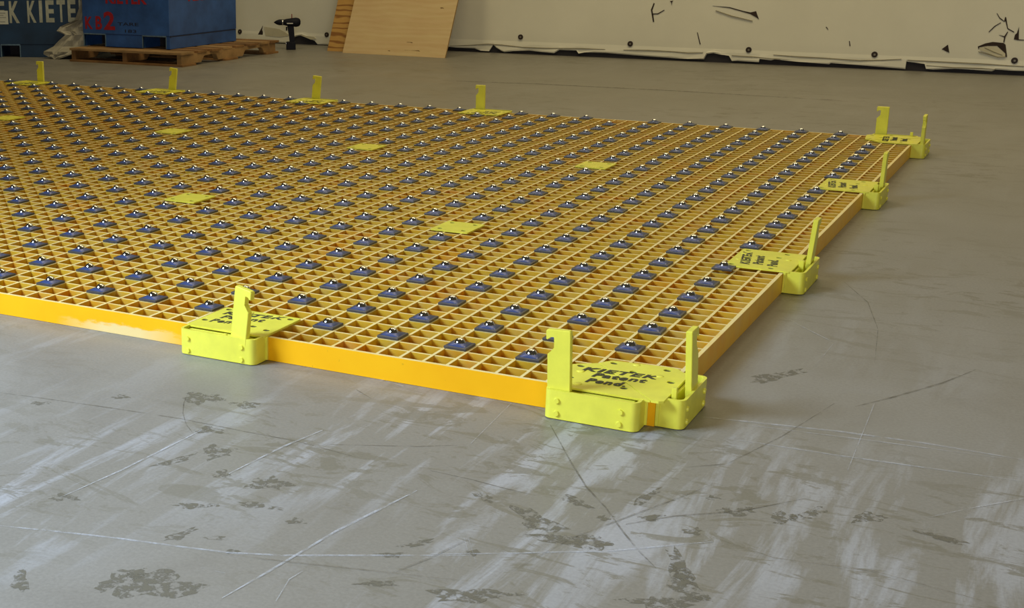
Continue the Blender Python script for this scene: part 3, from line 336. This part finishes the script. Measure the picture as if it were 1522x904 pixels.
def rail(name, x0, x1, y0, y1, m, label):
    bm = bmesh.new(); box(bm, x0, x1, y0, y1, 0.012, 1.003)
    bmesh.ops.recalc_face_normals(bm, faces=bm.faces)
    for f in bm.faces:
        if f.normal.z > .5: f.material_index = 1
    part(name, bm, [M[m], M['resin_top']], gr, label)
rail('edge_rail', X0, X1, Y0, Y0 + .17, 'rail', 'bright orange-yellow painted front edge')
rail('edge_rail', X0, X1, Y1 - .17, Y1, 'raw_rail', None)
rail('edge_rail', X1 - .17, X1, Y0 + .171, Y1 - .171, 'raw_rail', 'bare amber right edge')
rail('edge_rail', X0, X0 + .17, Y0 + .171, Y1 - .171, 'raw_rail', None)

# ================================================================ yellow brackets
def text_mesh(s, h, w, m, depth=.012, shear=0.0, space=1.0, bold=0.0):
    """flat stencil word, width w and height h in cells, origin at its lower left, in the local XY plane"""
    cu = bpy.data.curves.new('t', 'FONT'); cu.body = s; cu.size = 1; cu.shear = shear; cu.space_character = space; cu.offset = bold
    cu.extrude = .5; cu.resolution_u = 3
    o = bpy.data.objects.new('t', cu); C.objects.link(o)
    me = bpy.data.meshes.new_from_object(o.evaluated_get(bpy.context.evaluated_depsgraph_get()))
    bpy.data.objects.remove(o); bpy.data.curves.remove(cu)
    xs = [v.co.x for v in me.vertices]; ys = [v.co.y for v in me.vertices]
    x0, x1, y0, y1 = min(xs), max(xs), min(ys), max(ys)
    if any(c in s for c in 'g'): y0 = y0
    for v in me.vertices:
        v.co = Vector(((v.co.x - x0) / (x1 - x0) * w, (v.co.y - y0) / (y1 - y0) * h, v.co.z * depth)) * S
    me.materials.clear(); me.materials.append(m); return me
def plate_mesh(outline, holes, z0, z1, name='top_plate'):
    bm = bmesh.new(); prism(bm, outline, 'z', z0, z1); me = mesh(name, bm, M['yellow'])
    o = bpy.data.objects.new('p', me); C.objects.link(o)
    bm = bmesh.new()
    for x, y in holes: cyl(bm, (x, y, (z0 + z1) / 2), .15, .6, 'z', 14)
    ch = bpy.data.objects.new('h', mesh('h', bm, M['black_ink'])); C.objects.link(ch)
    md = o.modifiers.new('b', 'BOOLEAN'); md.operation = 'DIFFERENCE'; md.object = ch; md.solver = 'EXACT'
    r = bpy.data.meshes.new_from_object(o.evaluated_get(bpy.context.evaluated_depsgraph_get())); r.name = name
    bpy.data.objects.remove(o); bpy.data.objects.remove(ch)
    bm = bmesh.new()
    for x, y in holes: cyl(bm, (x, y, z0 + .02), .148, .05, 'z', 10)
    HOLE_SHADE[r.name] = mesh('hole_shade_discs', bm, M['black_ink'])  # black discs put in to paint the shade inside the open holes
    return r
HOLE_SHADE = {}
def put_plate(me, parent, name='top_plate'):
    o = link(name, me, parent); link('hole_shade_discs', HOLE_SHADE[me.name], o if parent else o); return o
def rounded(x0, x1, y0, y1, r, n=5, corners=(1, 1, 1, 1)):
    out = []
    for (cx, cy, a), on in zip(((x0, y0, 180), (x1, y0, 270), (x1, y1, 0), (x0, y1, 90)), corners):
        rr = r if on else 1e-3
        ox = cx + (rr if cx == x0 else -rr); oy = cy + (rr if cy == y0 else -rr)
        for i in range(n + 1 if on else 1):
            t = math.radians(a + 90 * i / n); out.append((ox + rr * math.cos(t), oy + rr * math.sin(t)))
    return out
def housing_mesh(w, d=1.0):
    """U-shaped strap bent around a hinge, open on top; local x along the edge, -y outward"""
    bm = bmesh.new(); r = .28; th = .11; h = w / 2
    def path(hh, dd, rr):
        p = [(-hh, 0)]
        for i in range(7):
            t = math.radians(180 + 15 * i); p.append((-hh + rr + rr * math.cos(t), -dd + rr + rr * math.sin(t)))
        for i in range(7):
            t = math.radians(270 + 15 * i); p.append((hh - rr + rr * math.cos(t), -dd + rr + rr * math.sin(t)))
        return p + [(hh, 0)]
    o = path(h, d, r); i_ = path(h - th, d - th, r - th)
    prism(bm, o + i_[::-1], 'z', -.97, .10)
    return autosmooth(mesh('strap_housing', bm, M['yellow']), 35)
def inner_mesh(w):
    bm = bmesh.new(); h = w / 2
    box(bm, -h - .08, h + .08, -.13, -.015, -.95, .045, .02)          # back plate against the grating
    box(bm, -h + .1, h - .1, -.80, -.13, -.95, -.84)                # bottom web
    box(bm, -h + .15, h - .3, -.46, -.34, -.5, -.02, .02)           # folded lip
    return mesh('back_plate', bm, M['yellow'])
def hook_mesh(mirror, w=.86):
    p = [(0, -.75), (w, -.75), (w, 2.24), (w - .04, 2.28), (.0, 2.28), (-.05, 2.23), (-.05, 1.93), (-.01, 1.90), (.05, 1.93), (.08, 2.02), (.24, 2.04), (.27, 1.98), (.27, 1.62), (.0, 1.36)]
    if mirror: p = [(w - x, z) for x, z in p][::-1]
    bm = bmesh.new(); prism(bm, p, 'y', -.12, .12)
    es = [e for e in bm.edges if abs(e.verts[0].co.y - e.verts[1].co.y) < 1e-6]
    bmesh.ops.bevel(bm, geom=es, offset=.022, segments=1, affect='EDGES')
    return mesh('hook', bm, M['yellow'])
HOOK = {False: hook_mesh(False), True: hook_mesh(True)}
bm = bmesh.new(); cyl(bm, (0, -.03, 0), .12, .07, 'y', 14, r2=.09)
BOLT = autosmooth(mesh('bolt', bm, M['yellow']))
bm = bmesh.new(); cyl(bm, (0, -.03, 0), .10, .08, 'y', 6)
HEX = mesh('bolt', bm, M['yellow'])
bm = bmesh.new(); bmesh.ops.create_uvsphere(bm, u_segments=10, v_segments=6, radius=.16); bmesh.ops.scale(bm, vec=(1, 1, .22), verts=bm.verts)
WELD = mesh('weld_spot', bm, M['yellow'], True)
TXT = {k: text_mesh(s, h, w, M['black_ink'], shear=.25, space=1.15, bold=.035) for k, s, h, w in (('a', 'KIETEK', .46, 2.85), ('b', 'Patent', .50, 2.0), ('c', 'Pend.', .50, 1.45))}
def bolts(par, w, d, hexat=1):
    for i, (bx, bz) in enumerate(((-w / 2 + .45, -.28), (w / 2 - .62, -.28), (-w / 2 + .45, -.8), (w / 2 - .62, -.8))):
        link('bolt', HEX if i == hexat else BOLT, par, Vector((bx, -d - .0, bz)) * S)
_cache = {}
def side_bracket(name, x, y, rot, w, label, hook_x, tilt=0.0, lean=0.0, lettering=True, yaw=0.0):
    """x,y: middle of the clipped stretch of grating edge; local x along the edge, -y outwards, z=0 at the grating's top"""
    t = empty(name, W(x, y, 0), (0, 0, rot)); prop(t, label, 'bracket', 'yellow hook brackets clipped around the grating')
    key = round(w, 2)
    if key not in _cache:
        h = w / 2 + .05
        pl = plate_mesh(rounded(-h, h, -.34, 2.78, .13), [(-h + .32, 2.5), (-h + .3, .62), (h - .35, 2.45), (h - .38, .52), (-.15, 2.1), (.75, .75)], .03, .11)
        _cache[key] = (pl, housing_mesh(w), inner_mesh(w))
    pl, ho, inn = _cache[key]
    put_plate(pl, t); link('strap_housing', ho, t); link('back_plate', inn, t)
    bolts(t, w, 1.0, 0)
    for q in ((-w * .12, 2.45), (w * .22, 2.5), (w * .1, .25)): link('weld_spot', WELD, t, Vector((*q, .11)) * S)
    hk = link('hook', HOOK[True], t, Vector((hook_x, -.72, 0)) * S, (lean, tilt, yaw))
    bm = bmesh.new(); box(bm, hook_x - .62, hook_x - .42, -.62, -.38, -.3, .34 if rot == math.pi / 2 else .0, .02); one('hinge_lug', bm, M['yellow'], t)
    if lettering:
        for k, lx, ly in (('a', -1.45, 1.72), ('b', -1.2, 1.12), ('c', -1.3, .42)):
            link('stencil_lettering', TXT[k], t, Vector((lx, ly, .113)) * S, (0, 0, math.radians(9)))
    return t
def corner_bracket(name, x, y, rot, label, tb=0.0, hb=1.35):
    t = empty(name, W(x, y, 0), (0, 0, rot)); prop(t, label, 'bracket', 'yellow hook brackets clipped around the grating')
    # local origin = outer corner of the grating; grating lies at -x, +y
    A = [(-3.85, -.42), (-3.85, 2.3), (-3.72, 2.42), (-3.05, 2.9), (-.1, -.42)]
    B = [(-3.02, 2.93), (-2.72, 3.4), (-2.6, 3.47), (-.45, 3.68), (-.2, 3.6), (.3, 3.0), (.36, 2.85), (.36, -.3), (.2, -.42), (-.06, -.42)]
    put_plate(plate_mesh(A, [(-3.5, 2.25), (-3.4, .75), (-1.3, .45)], .03, .11), t)
    put_plate(plate_mesh(B, [(-2.5, 3.15), (-1.55, 2.45), (-.5, 3.25), (.0, 1.9)], .035, .12), t)
    for q in ((-1.7, 3.35), (-.55, 2.4), (-2.9, .1), (-3.3, 1.6)): link('weld_spot', WELD, t, Vector((*q, .115)) * S)
    w = 3.45
    for k, (px, py, rr) in enumerate(((-2.05, 0, 0), (0, 1.7, math.pi / 2))):
        e_m = housing_mesh(w if k == 0 else 3.3); R4 = Matrix.Translation(Vector((px, py, 0)) * S) @ Matrix.Rotation(rr, 4, 'Z')
        e_m.transform(R4); link('strap_housing', e_m, t)
        i_m = inner_mesh(w if k == 0 else 3.3); i_m.transform(R4); link('back_plate', i_m, t)
        for i, (bx, bz) in enumerate(((-w / 2 + .5, -.28), (w / 2 - .62, -.3), (-w / 2 + .5, -.76), (w / 2 - .65, -.76))):
            link('bolt', HEX if (i == 1 and k == 0) else BOLT, t, (R4 @ Vector((bx * S, -1.0 * S, bz * S))), (0, 0, rr))
    link('hook', HOOK[False], t, Vector((-3.72, -.72, 0)) * S, (0, math.radians(-2.5), 0))
    link('hook', HOOK[True], t, Vector((.78, hb, 0)) * S, (math.radians(-3.5), tb, math.pi / 2))
    bm = bmesh.new(); box(bm, .42, .60, .40, .62, -.3, .42, .02); one('hinge_lug', bm, M['yellow'], t)
    for k, lx, ly in (('a', -3.3, 1.7), ('b', -2.75, 1.15), ('c', -2.75, .42)):
        link('stencil_lettering', TXT[k], t, Vector((lx, ly, .125)) * S, (0, 0, math.radians(5)))
    return t
corner_bracket('corner_bracket', X1, Y0, 0, 'large yellow corner bracket with two upright hooks at the near grating corner', math.radians(0))
corner_bracket('corner_bracket', X1, Y1, math.pi / 2, 'yellow corner bracket with two hooks at the far right grating corner', 0, 2.35)
side_bracket('edge_bracket', -15.3, Y0, 0, 3.7, 'yellow one-hook bracket on the bright front edge, left of the near corner', .62, math.radians(8), yaw=math.radians(-12))
side_bracket('edge_bracket', X1, 21.0, math.pi / 2, 4.0, 'yellow bracket on the right edge of the grating, first behind the near corner', .25, 0, math.radians(4))
side_bracket('edge_bracket', X1, 45.0, math.pi / 2, 4.0, 'yellow bracket on the right edge of the grating, next to the far corner bracket', .25, 0, math.radians(1))
for x, lab, hx, tl in ((-33.3, 'yellow bracket on the far edge of the grating, just right of the plywood', .75, -1), (-51.3, 'yellow bracket on the far edge of the grating, between pallet and plywood', .1, 5),
                   (-69.3, 'yellow bracket on the far edge of the grating, before the wooden pallet', -.75, 7), (-86.95, 'yellow bracket on the far edge of the grating, before the teal crate', -.75, 0)):
    side_bracket('edge_bracket', x, Y1, math.pi, 3.8, lab, hx, math.radians(-tl))
bm_p = plate_mesh(rounded(-1.12, 1.12, -1.25, 1.25, .1), [(-.7, .85), (.7, .85), (-.7, -.85), (.7, -.85)], 0.0, .08, 'cover_plate')
for (c, r), lab in {(5, 7): 'yellow four-hole plate among the pads, the one nearest the front corner bracket', (5, 15): 'yellow four-hole plate set in the grating, farther right toward the far corner',
                    (11, 7): 'yellow four-hole plate at mid height on the left part of the grating', (11, 15): 'yellow four-hole plate halfway between the far edge hooks and the centre pads',
                    (17, 15): 'yellow four-hole plate near the back left, before the hook facing the pallet', (23, 15): 'yellow four-hole plate cut by the left border of the photo'}.items():
    o = link('cover_plate', bm_p, None, W(-3 * c - .25, 3 * r, .012)); link('hole_shade_discs', HOLE_SHADE[bm_p.name], o); prop(o, lab, 'plate', 'yellow cover plates in the grating')

# ================================================================ ball transfer pads
def lathe_sq(bm, rings, n=20, mi=0):
    vs = []
    for r, z, sq in rings:
        row = []
        for i in range(n):
            a = 2 * math.pi * (i + .5) / n; c, s = math.cos(a), math.sin(a)
            k = 1 / max(abs(c), abs(s)); f = r * (sq * k + (1 - sq))
            f = min(f, r * 1.36); row.append(bm.verts.new((c * f, s * f, z)))
        vs.append(row)
    for a, b in zip(vs, vs[1:]):
        for i in range(n): bm.faces.new((a[i], a[(i + 1) % n], b[(i + 1) % n], b[i])).material_index = mi
    bm.faces.new(vs[-1]).material_index = mi; bm.faces.new(vs[0][::-1]).material_index = mi
def pad_base(bm, mi=0): box(bm, -.485, .485, -.485, .485, .002, .105, .03, mi)
def pad_cup(bm, mi=0): lathe_sq(bm, [(.385, .10, 1), (.36, .125, .9), (.31, .155, .6), (.25, .195, .2), (.235, .20, 0)], 20, mi)
def pad_ball(bm, mi=0):
    r = bmesh.ops.create_uvsphere(bm, u_segments=16, v_segments=10, radius=.25)
    for v in r['verts']: v.co.z += .125
    for f in {f for v in r['verts'] for f in v.link_faces}: f.material_index = mi; f.smooth = True
bm = bmesh.new(); pad_base(bm); ME_B = mesh('flange', bm, M['slate'])
bm = bmesh.new(); pad_cup(bm); ME_C = autosmooth(mesh('cup', bm, M['blue']), 60)
bm = bmesh.new(); pad_ball(bm); ME_S = mesh('ball', bm, M['steel'], True)
skip = {(0, 0), (0, 23), (0, 22), (0, 7), (0, 15), (5, 0), (7, 23), (11, 23), (17, 23), (23, 23), (29, 23)} | {(c, r) for c in (5, 11, 17, 23, 29) for r in (7, 15)}
cp = Vector((14.71, -49.04, 16.03)); seen = []
for c in range(0, 35):
    for r in range(24):
        if (c, r) in skip: continue
        p = Vector((-3 * c, 3 * r, 0)) - cp; cxp = rx.dot(p); cyp = ry.dot(p); czp = rz.dot(p)
        u = 412.23 + 2050.5 * cxp / czp; v = 499.4 + 2050.5 * cyp / czp
        if -8 < u < 1530: seen.append((czp, c, r))
seen.sort()
first = None
_o = 'first second third fourth fifth sixth seventh eighth ninth tenth eleventh twelfth thirteenth fourteenth fifteenth sixteenth seventeenth eighteenth nineteenth'.split()
ORD = _o + ['twentieth'] + ['twenty-' + q for q in _o[:9]] + ['thirtieth'] + ['thirty-' + q for q in _o[:9]]
high = {(0, 6): .12, (3, 23): .05, (1, 0): 0}
for i, (d, c, r) in enumerate(seen[:300]):
    loc = W(-3 * c + random.uniform(-.03, .03), 3 * r + random.uniform(-.03, .03), high.get((c, r), 0)); rot = (0, 0, random.uniform(-.03, .03))
    o = link('ball_transfer', ME_B, None, loc, rot)
    prop(o, 'blue ball pad, %s row from the front edge, %s column from the right edge' % (ORD[r], ORD[c]), 'ball transfer', 'ball transfer pads set in the grating')
    link('cup', ME_C, o); link('ball', ME_S, o)
bm = bmesh.new()
tmp = bmesh.new(); pad_base(tmp, 0); pad_cup(tmp, 1); pad_ball(tmp, 2)
tm = mesh('far_pad', tmp, [M['slate'], M['blue'], M['steel']]); 
for d, c, r in seen[300:]:
    n0 = len(bm.verts); bm.from_mesh(tm); bm.verts.ensure_lookup_table()
    off = Vector((-3 * c * S, 3 * r * S, 0))
    for v in bm.verts[n0:]: v.co += off
fm = bpy.data.meshes.new('ball_transfer_field'); bm.to_mesh(fm); bm.free()
for k in ('slate', 'blue', 'steel'): fm.materials.append(M[k])
o = link('ball_transfer', fm, None, W(0, 0, 0)); prop(o, 'distant rows of small dark ball pads toward the far edge of the grating', 'ball transfer', 'ball transfer pads set in the grating', 'stuff')

# ================================================================ pallet
H = .8
pt = empty('pallet', W(-97.8, 112.8, -1)); prop(pt, 'worn brown wooden pallet lying on the floor under the bright blue crate', 'pallet')
def pb(name, x0, x1, y0, y1, z0, z1, m='pallet', bev=.03):
    bm = bmesh.new(); box(bm, x0 + 97.8, x1 + 97.8, y0 - 112.8, y1 - 112.8, z0 + 1, z1 + 1, bev); part(name, bm, M[m], pt)
for sx in (-106.6, -98.0, -89.2):            # notched stringers
    bm = bmesh.new()
    ys = [(100.9, -.72), (105.5, -.72), (106.2, .02), (106.6, .1), (108.8, .1), (109.2, .0), (109.6, -.72), (115.9, -.72), (116.5, .02), (118.9, .1), (120.6, .1), (121.2, -.15), (121.5, -.72), (124.7, -.72), (124.7, .5), (100.9, .5)]
    prism(bm, [(a - 112.8, b + 1) for a, b in ys], 'x', sx + 97.8 - .35, sx + 97.8 + .35)
    part('stringer', bm, M['pallet_light' if sx > -90 else 'pallet'], pt)
ybs = [100.6, 104.6, 107.6, 110.9, 114.0, 117.2, 120.4, 123.0]
for i, yb in enumerate(ybs):
    pb('deck_board', -107.1 + random.uniform(0, .2), -88.6 + random.uniform(-.25, .15), yb, yb + (2.2 if i not in (0,) else 3.0), .505, H if i not in (6, 7) else H, 'pallet_light' if i % 3 == 0 else 'pallet')
for yb in (100.6, 110.9, 121.8): pb('base_board', -107.1, -88.5, yb, yb + 3.2, -1, -.725, 'pallet')

# ================================================================ crates
def crate(name, loc, rot, Lx, Ly, z0, zs, z1, body, label, pockets, side_skirt=True):
    """origin at the front left bottom; x along the front, y back"""
    t = empty(name, loc, (0, 0, rot)); prop(t, label, 'crate', 'blue steel crates at the back')
    zs -= z0; z1 -= z0
    bm = bmesh.new(); box(bm, 0, Lx, 0, Ly, zs, z1 - .3, .06); part('body', bm, M[body], t)
    bm = bmesh.new()
    for a in ((-.1, Lx + .1, -.1, .22), (-.1, Lx + .1, Ly - .22, Ly + .1), (-.1, .22, -.1, Ly + .1), (Lx - .22, Lx + .1, -.1, Ly + .1)): box(bm, *a, z1 - .6, z1, .04)
    part('rim', bm, M[body], t)
    bm = bmesh.new(); box(bm, .12, Lx - .0, .10, .35, zs - .22, zs + .0); box(bm, Lx - .2, Lx + .02, .1, Ly - .1, zs - .14, zs - .03)
    part('seam', bm, M['dark_print'], t)
    xs = [0.0] + [q for p in pockets for q in p] + [Lx]
    for i in range(0, len(xs), 2):
        if xs[i + 1] - xs[i] < .1: continue
        bm = bmesh.new(); box(bm, xs[i], xs[i + 1], .08, Ly - .05, 0, zs - .02, .05); part('skid', bm, M[body], t)
    for a, b in pockets:
        bm = bmesh.new()
        box(bm, a - .1, b + .1, .0, .3, zs - .14, zs + .02, .02); box(bm, a - .12, a, .02, .3, 0, zs - .1, .02); box(bm, b, b + .12, .02, .3, 0, zs - .1, .02)
        part('pocket_frame', bm, M['crate_rim'], t)
        bm = bmesh.new(); box(bm, a, b, 4, Ly - .3, 0.02, zs - .1); part('pocket_shade_block', bm, M['dark'], t)  # dark block added to deepen the shade inside the fork pocket
    return t
kb = crate('steel_crate', W(-107.6, 104.4, H + .03), 0, 14.5, 16.6, H, 2.5, 17.0, 'crate_blue', 'bright blue steel crate with red KB2 lettering standing on the wooden pallet', [(.15, 3.75), (10.1, 13.85)])
def word(par, s, x, z, w, h, m, y=-.012, face='front', label=None, shear=0, bold=.01):
    me = text_mesh(s, h, w, m, .012, shear, 1.0, bold)
    if face == 'front': o = link('stencil_lettering', me, par, Vector((x, y, z)) * S, (math.pi / 2, 0, 0))
    else: o = link('stencil_lettering', me, par, Vector((y, x, z)) * S, (math.pi / 2, 0, math.pi / 2))
    if label: o['label'] = label
zb = H
for s, a, b, z0, z1 in (('K', -107.15, -105.85, 3.08, 4.75), ('B', -105.35, -104.25, 3.05, 4.85), ('2', -103.95, -102.05, 3.05, 5.5)):
    word(kb, s, a + 107.6, z0 - zb, b - a, z1 - z0, M['red_print'], bold=.03, label='red stencilled letter')
word(kb, 'TARE', -101.6 + 107.6, 3.70 - zb, 3.5, .42, M['dark_print'], label='small dark stencilled word')
word(kb, '183', -100.4 + 107.6, 2.78 - zb, 1.9, .42, M['dark_print'])
word(kb, 'KIETEK', -103.5 + 107.6, 6.55 - zb, 6.9, 1.7, M['red_print'], bold=.03, label='red stencilled word')
word(kb, 'KB2', 4.6, 6.85 - zb, 4.2, 1.7, M['red_print'], y=14.512, face='side', bold=.03)
th = math.atan2(.40307, .91517)
d0 = (-108.0 - .91517 * 28, 106.62 - .40307 * 28)
te = crate('steel_crate', W(d0[0], d0[1], -1), th, 28.0, 17, -1, .78, 15.0, 'crate_teal', 'dark teal steel crate with large cream lettering standing on the floor at the left', [(2, 5.2), (8.2, 11), (15.0, 17.65), (23.2, 26)])
off = 28.0 - 13.3          # photo-left of the frame in crate coordinates
LET = [('K', 1.75, 3.2), ('K', 4.35, 5.6), ('I', 6.05, 6.5), ('E', 7.0, 8.2), ('T', 8.6, 9.8), ('E', 10.15, 11.3), ('K', 11.75, 12.9), ('E', -.1, 1.1), ('T', -1.8, -.6), ('E', -3.4, -2.2), ('I', -4.4, -3.95), ('K', -6.2, -5.0)]
for s, a, b in LET:
    word(te, s, a + off, 3.68 + 1 + .02 * a, b - a, 3.0, M['cream_print'], bold=.03)
bm = bmesh.new(); box(bm, -1.6 + off, 1.55 + off, -.05, -.03, 4.55, 6.4); part('paper_label', bm, M['paper'], te)
bm = bmesh.new()
for k, (a, b) in enumerate(((-1.3, 1.2), (-1.2, .9), (-1.3, 1.25), (-1.3, .3), (-1.2, 1.1))): box(bm, a + off, b + off, -.06, -.045, 6.05 - k * .3, 6.10 - k * .3)
part('label_writing', bm, M['dark_print'], te)

# ================================================================ crumpled sheet between the crates
rows = [(8.6, -108.25, -107.7), (6.2, -108.6, -107.7), (4.2, -109.3, -107.7), (3.3, -111.4, -107.7), (2.7, -111.9, -107.7), (2.2, -110.6, -107.7), (1.4, -111.5, -107.7), (.6, -112.4, -107.72), (0, -113.0, -107.75), (-.35, -112.9, -108.6), (-.65, -112.6, -109.6), (-.98, -111.6, -110.7)]
bm = bmesh.new(); nn = 14; grid = []
rnd = random.Random(4)
for j, (z, xa, xb) in enumerate(rows):
    row = []
    for i in range(nn):
        f = i / (nn - 1); x = xa + (xb - xa) * f
        yface = 101.28 + (x + 120.17) * .4404      # face of the teal crate
        y = yface - .45 - .55 * abs(math.sin(f * 7 + j * .9)) - .5 * (1 - f) * (j / 11) - .25 * rnd.random() - (1.6 * f if j >= 8 else 0) - (0 if j < 8 else .8)
        row.append(bm.verts.new((x + 110, y - 103, z + 1)))
    grid.append(row)
for a, b in zip(grid, grid[1:]):
    for i in range(nn - 1): bm.faces.new((a[i], a[i + 1], b[i + 1], b[i]))
r = bmesh.ops.extrude_face_region(bm, geom=bm.faces[:])
for v in [e for e in r['geom'] if isinstance(e, bmesh.types.BMVert)]: v.co.y += .07
sh = one('crumpled_sheet', bm, M['cloth'], loc=W(-110, 103, -1)); prop(sh, 'crumpled dirty white sheet hanging between the teal crate and the blue crate', 'sheet')

# ================================================================ plywood
def board(name, x, y, s, Wd, L, m, label, ang=-.078):
    t = empty(name, W(x, y, -1), (-math.atan(s), 0, math.atan2(-1.3, 16.6)) if False else (0, 0, -.078)); prop(t, label, 'plywood', 'plywood sheets leaning on the back wall')
    bm = bmesh.new(); box(bm, 0, Wd, 0, .28, 0, L, .015); o = part('panel', bm, M[m], t); o.rotation_euler = (-math.atan(s), 0, 0)
    bm = bmesh.new(); box(bm, -.006, Wd + .006, .03, .25, -.004, L + .004); e = part('edge_plies', bm, M['ply_edge'], t); e.rotation_euler = (-math.atan(s), 0, 0)
    return t, o
t, o = board('plywood_sheet', -80.4, 129.4, .43, 16.65, 24.5, 'ply_pale', 'large pale plywood sheet leaning against the cream wall, the front one of two')
for x, z, a, b in ((10.6, 1.9, .5, .07), (7.6, .55, .18, .08), (11.3, .75, 1.3, .045), (14.5, 7.0, .3, .12)):
    bm = bmesh.new(); prism(bm, [(x + a * math.cos(q * math.pi / 5), z + b * math.sin(q * math.pi / 5) + .02 * q) for q in range(10)], 'y', -.012, .02); k = part('knot', bm, M['knot'], t); k.rotation_euler = (-math.atan(.43), 0, 0)
board('plywood_sheet', -83.95, 131.3, .40, 12, 20.5, 'ply_orange', 'orange-grained plywood sheet showing as a strip behind the pale plywood')

# ================================================================ cordless drill
dr = empty('cordless_drill', W(-90.3, 130.6, -1), (0, 0, math.atan2(.51, .86))); prop(dr, 'black cordless drill standing upright on its battery beside the pallet', 'drill')
bm = bmesh.new(); box(bm, -.15, 1.25, -.55, .55, 0, 1.15, .12); part('battery', bm, M['drill'], dr)
bm = bmesh.new(); box(bm, -.22, .12, -.3, .3, .75, 1.05, .04); part('latch', bm, M['chrome'], dr)
bm = bmesh.new(); prism(bm, [(.35, 1.1), (1.15, 1.1), (1.1, 1.7), (.98, 3.4), (-.0, 3.5), (.1, 2.8), (.25, 2.0)], 'y', -.3, .3); part('handle', bm, M['drill'], dr)
def lx(bm, prof, n=18, z=3.95):
    vs = [[bm.verts.new((x, r * math.cos(2 * math.pi * i / n), z + r * math.sin(2 * math.pi * i / n))) for i in range(n)] for x, r in prof]
    for a, b in zip(vs, vs[1:]):
        for i in range(n): bm.faces.new((a[i], a[(i + 1) % n], b[(i + 1) % n], b[i]))
    bm.faces.new(vs[0]); bm.faces.new(vs[-1][::-1])
bm = bmesh.new(); lx(bm, [(-.45, .40), (-.2, .48), (.6, .60), (1.3, .68), (1.7, .60), (1.9, .42), (1.98, .2)]); me = autosmooth(mesh('motor_body', bm, M['drill']), 50); link('motor_body', me, dr)
bm = bmesh.new(); lx(bm, [(-1.95, .05), (-1.85, .12), (-1.55, .3), (-1.2, .42), (-.75, .42), (-.45, .40)], z=3.95); link('chuck', autosmooth(mesh('chuck', bm, M['drill']), 50), dr)
bm = bmesh.new(); lx(bm, [(-.72, .425), (-.60, .43)]); part('collar_ring', bm, M['chrome'], dr)
bm = bmesh.new(); box(bm, -.2, .02, -.12, .12, 2.75, 3.3, .03); part('trigger', bm, M['drill'], dr)
bm = bmesh.new(); box(bm, -.05, .85, -.63, -.58, 3.75, 3.90, .01); part('logo_plate', bm, M['white_print'], dr)
bm = bmesh.new(); box(bm, .62, .76, -.06, .06, 4.45, 5.15, .02); part('red_tab', bm, M['red_tab'], dr)
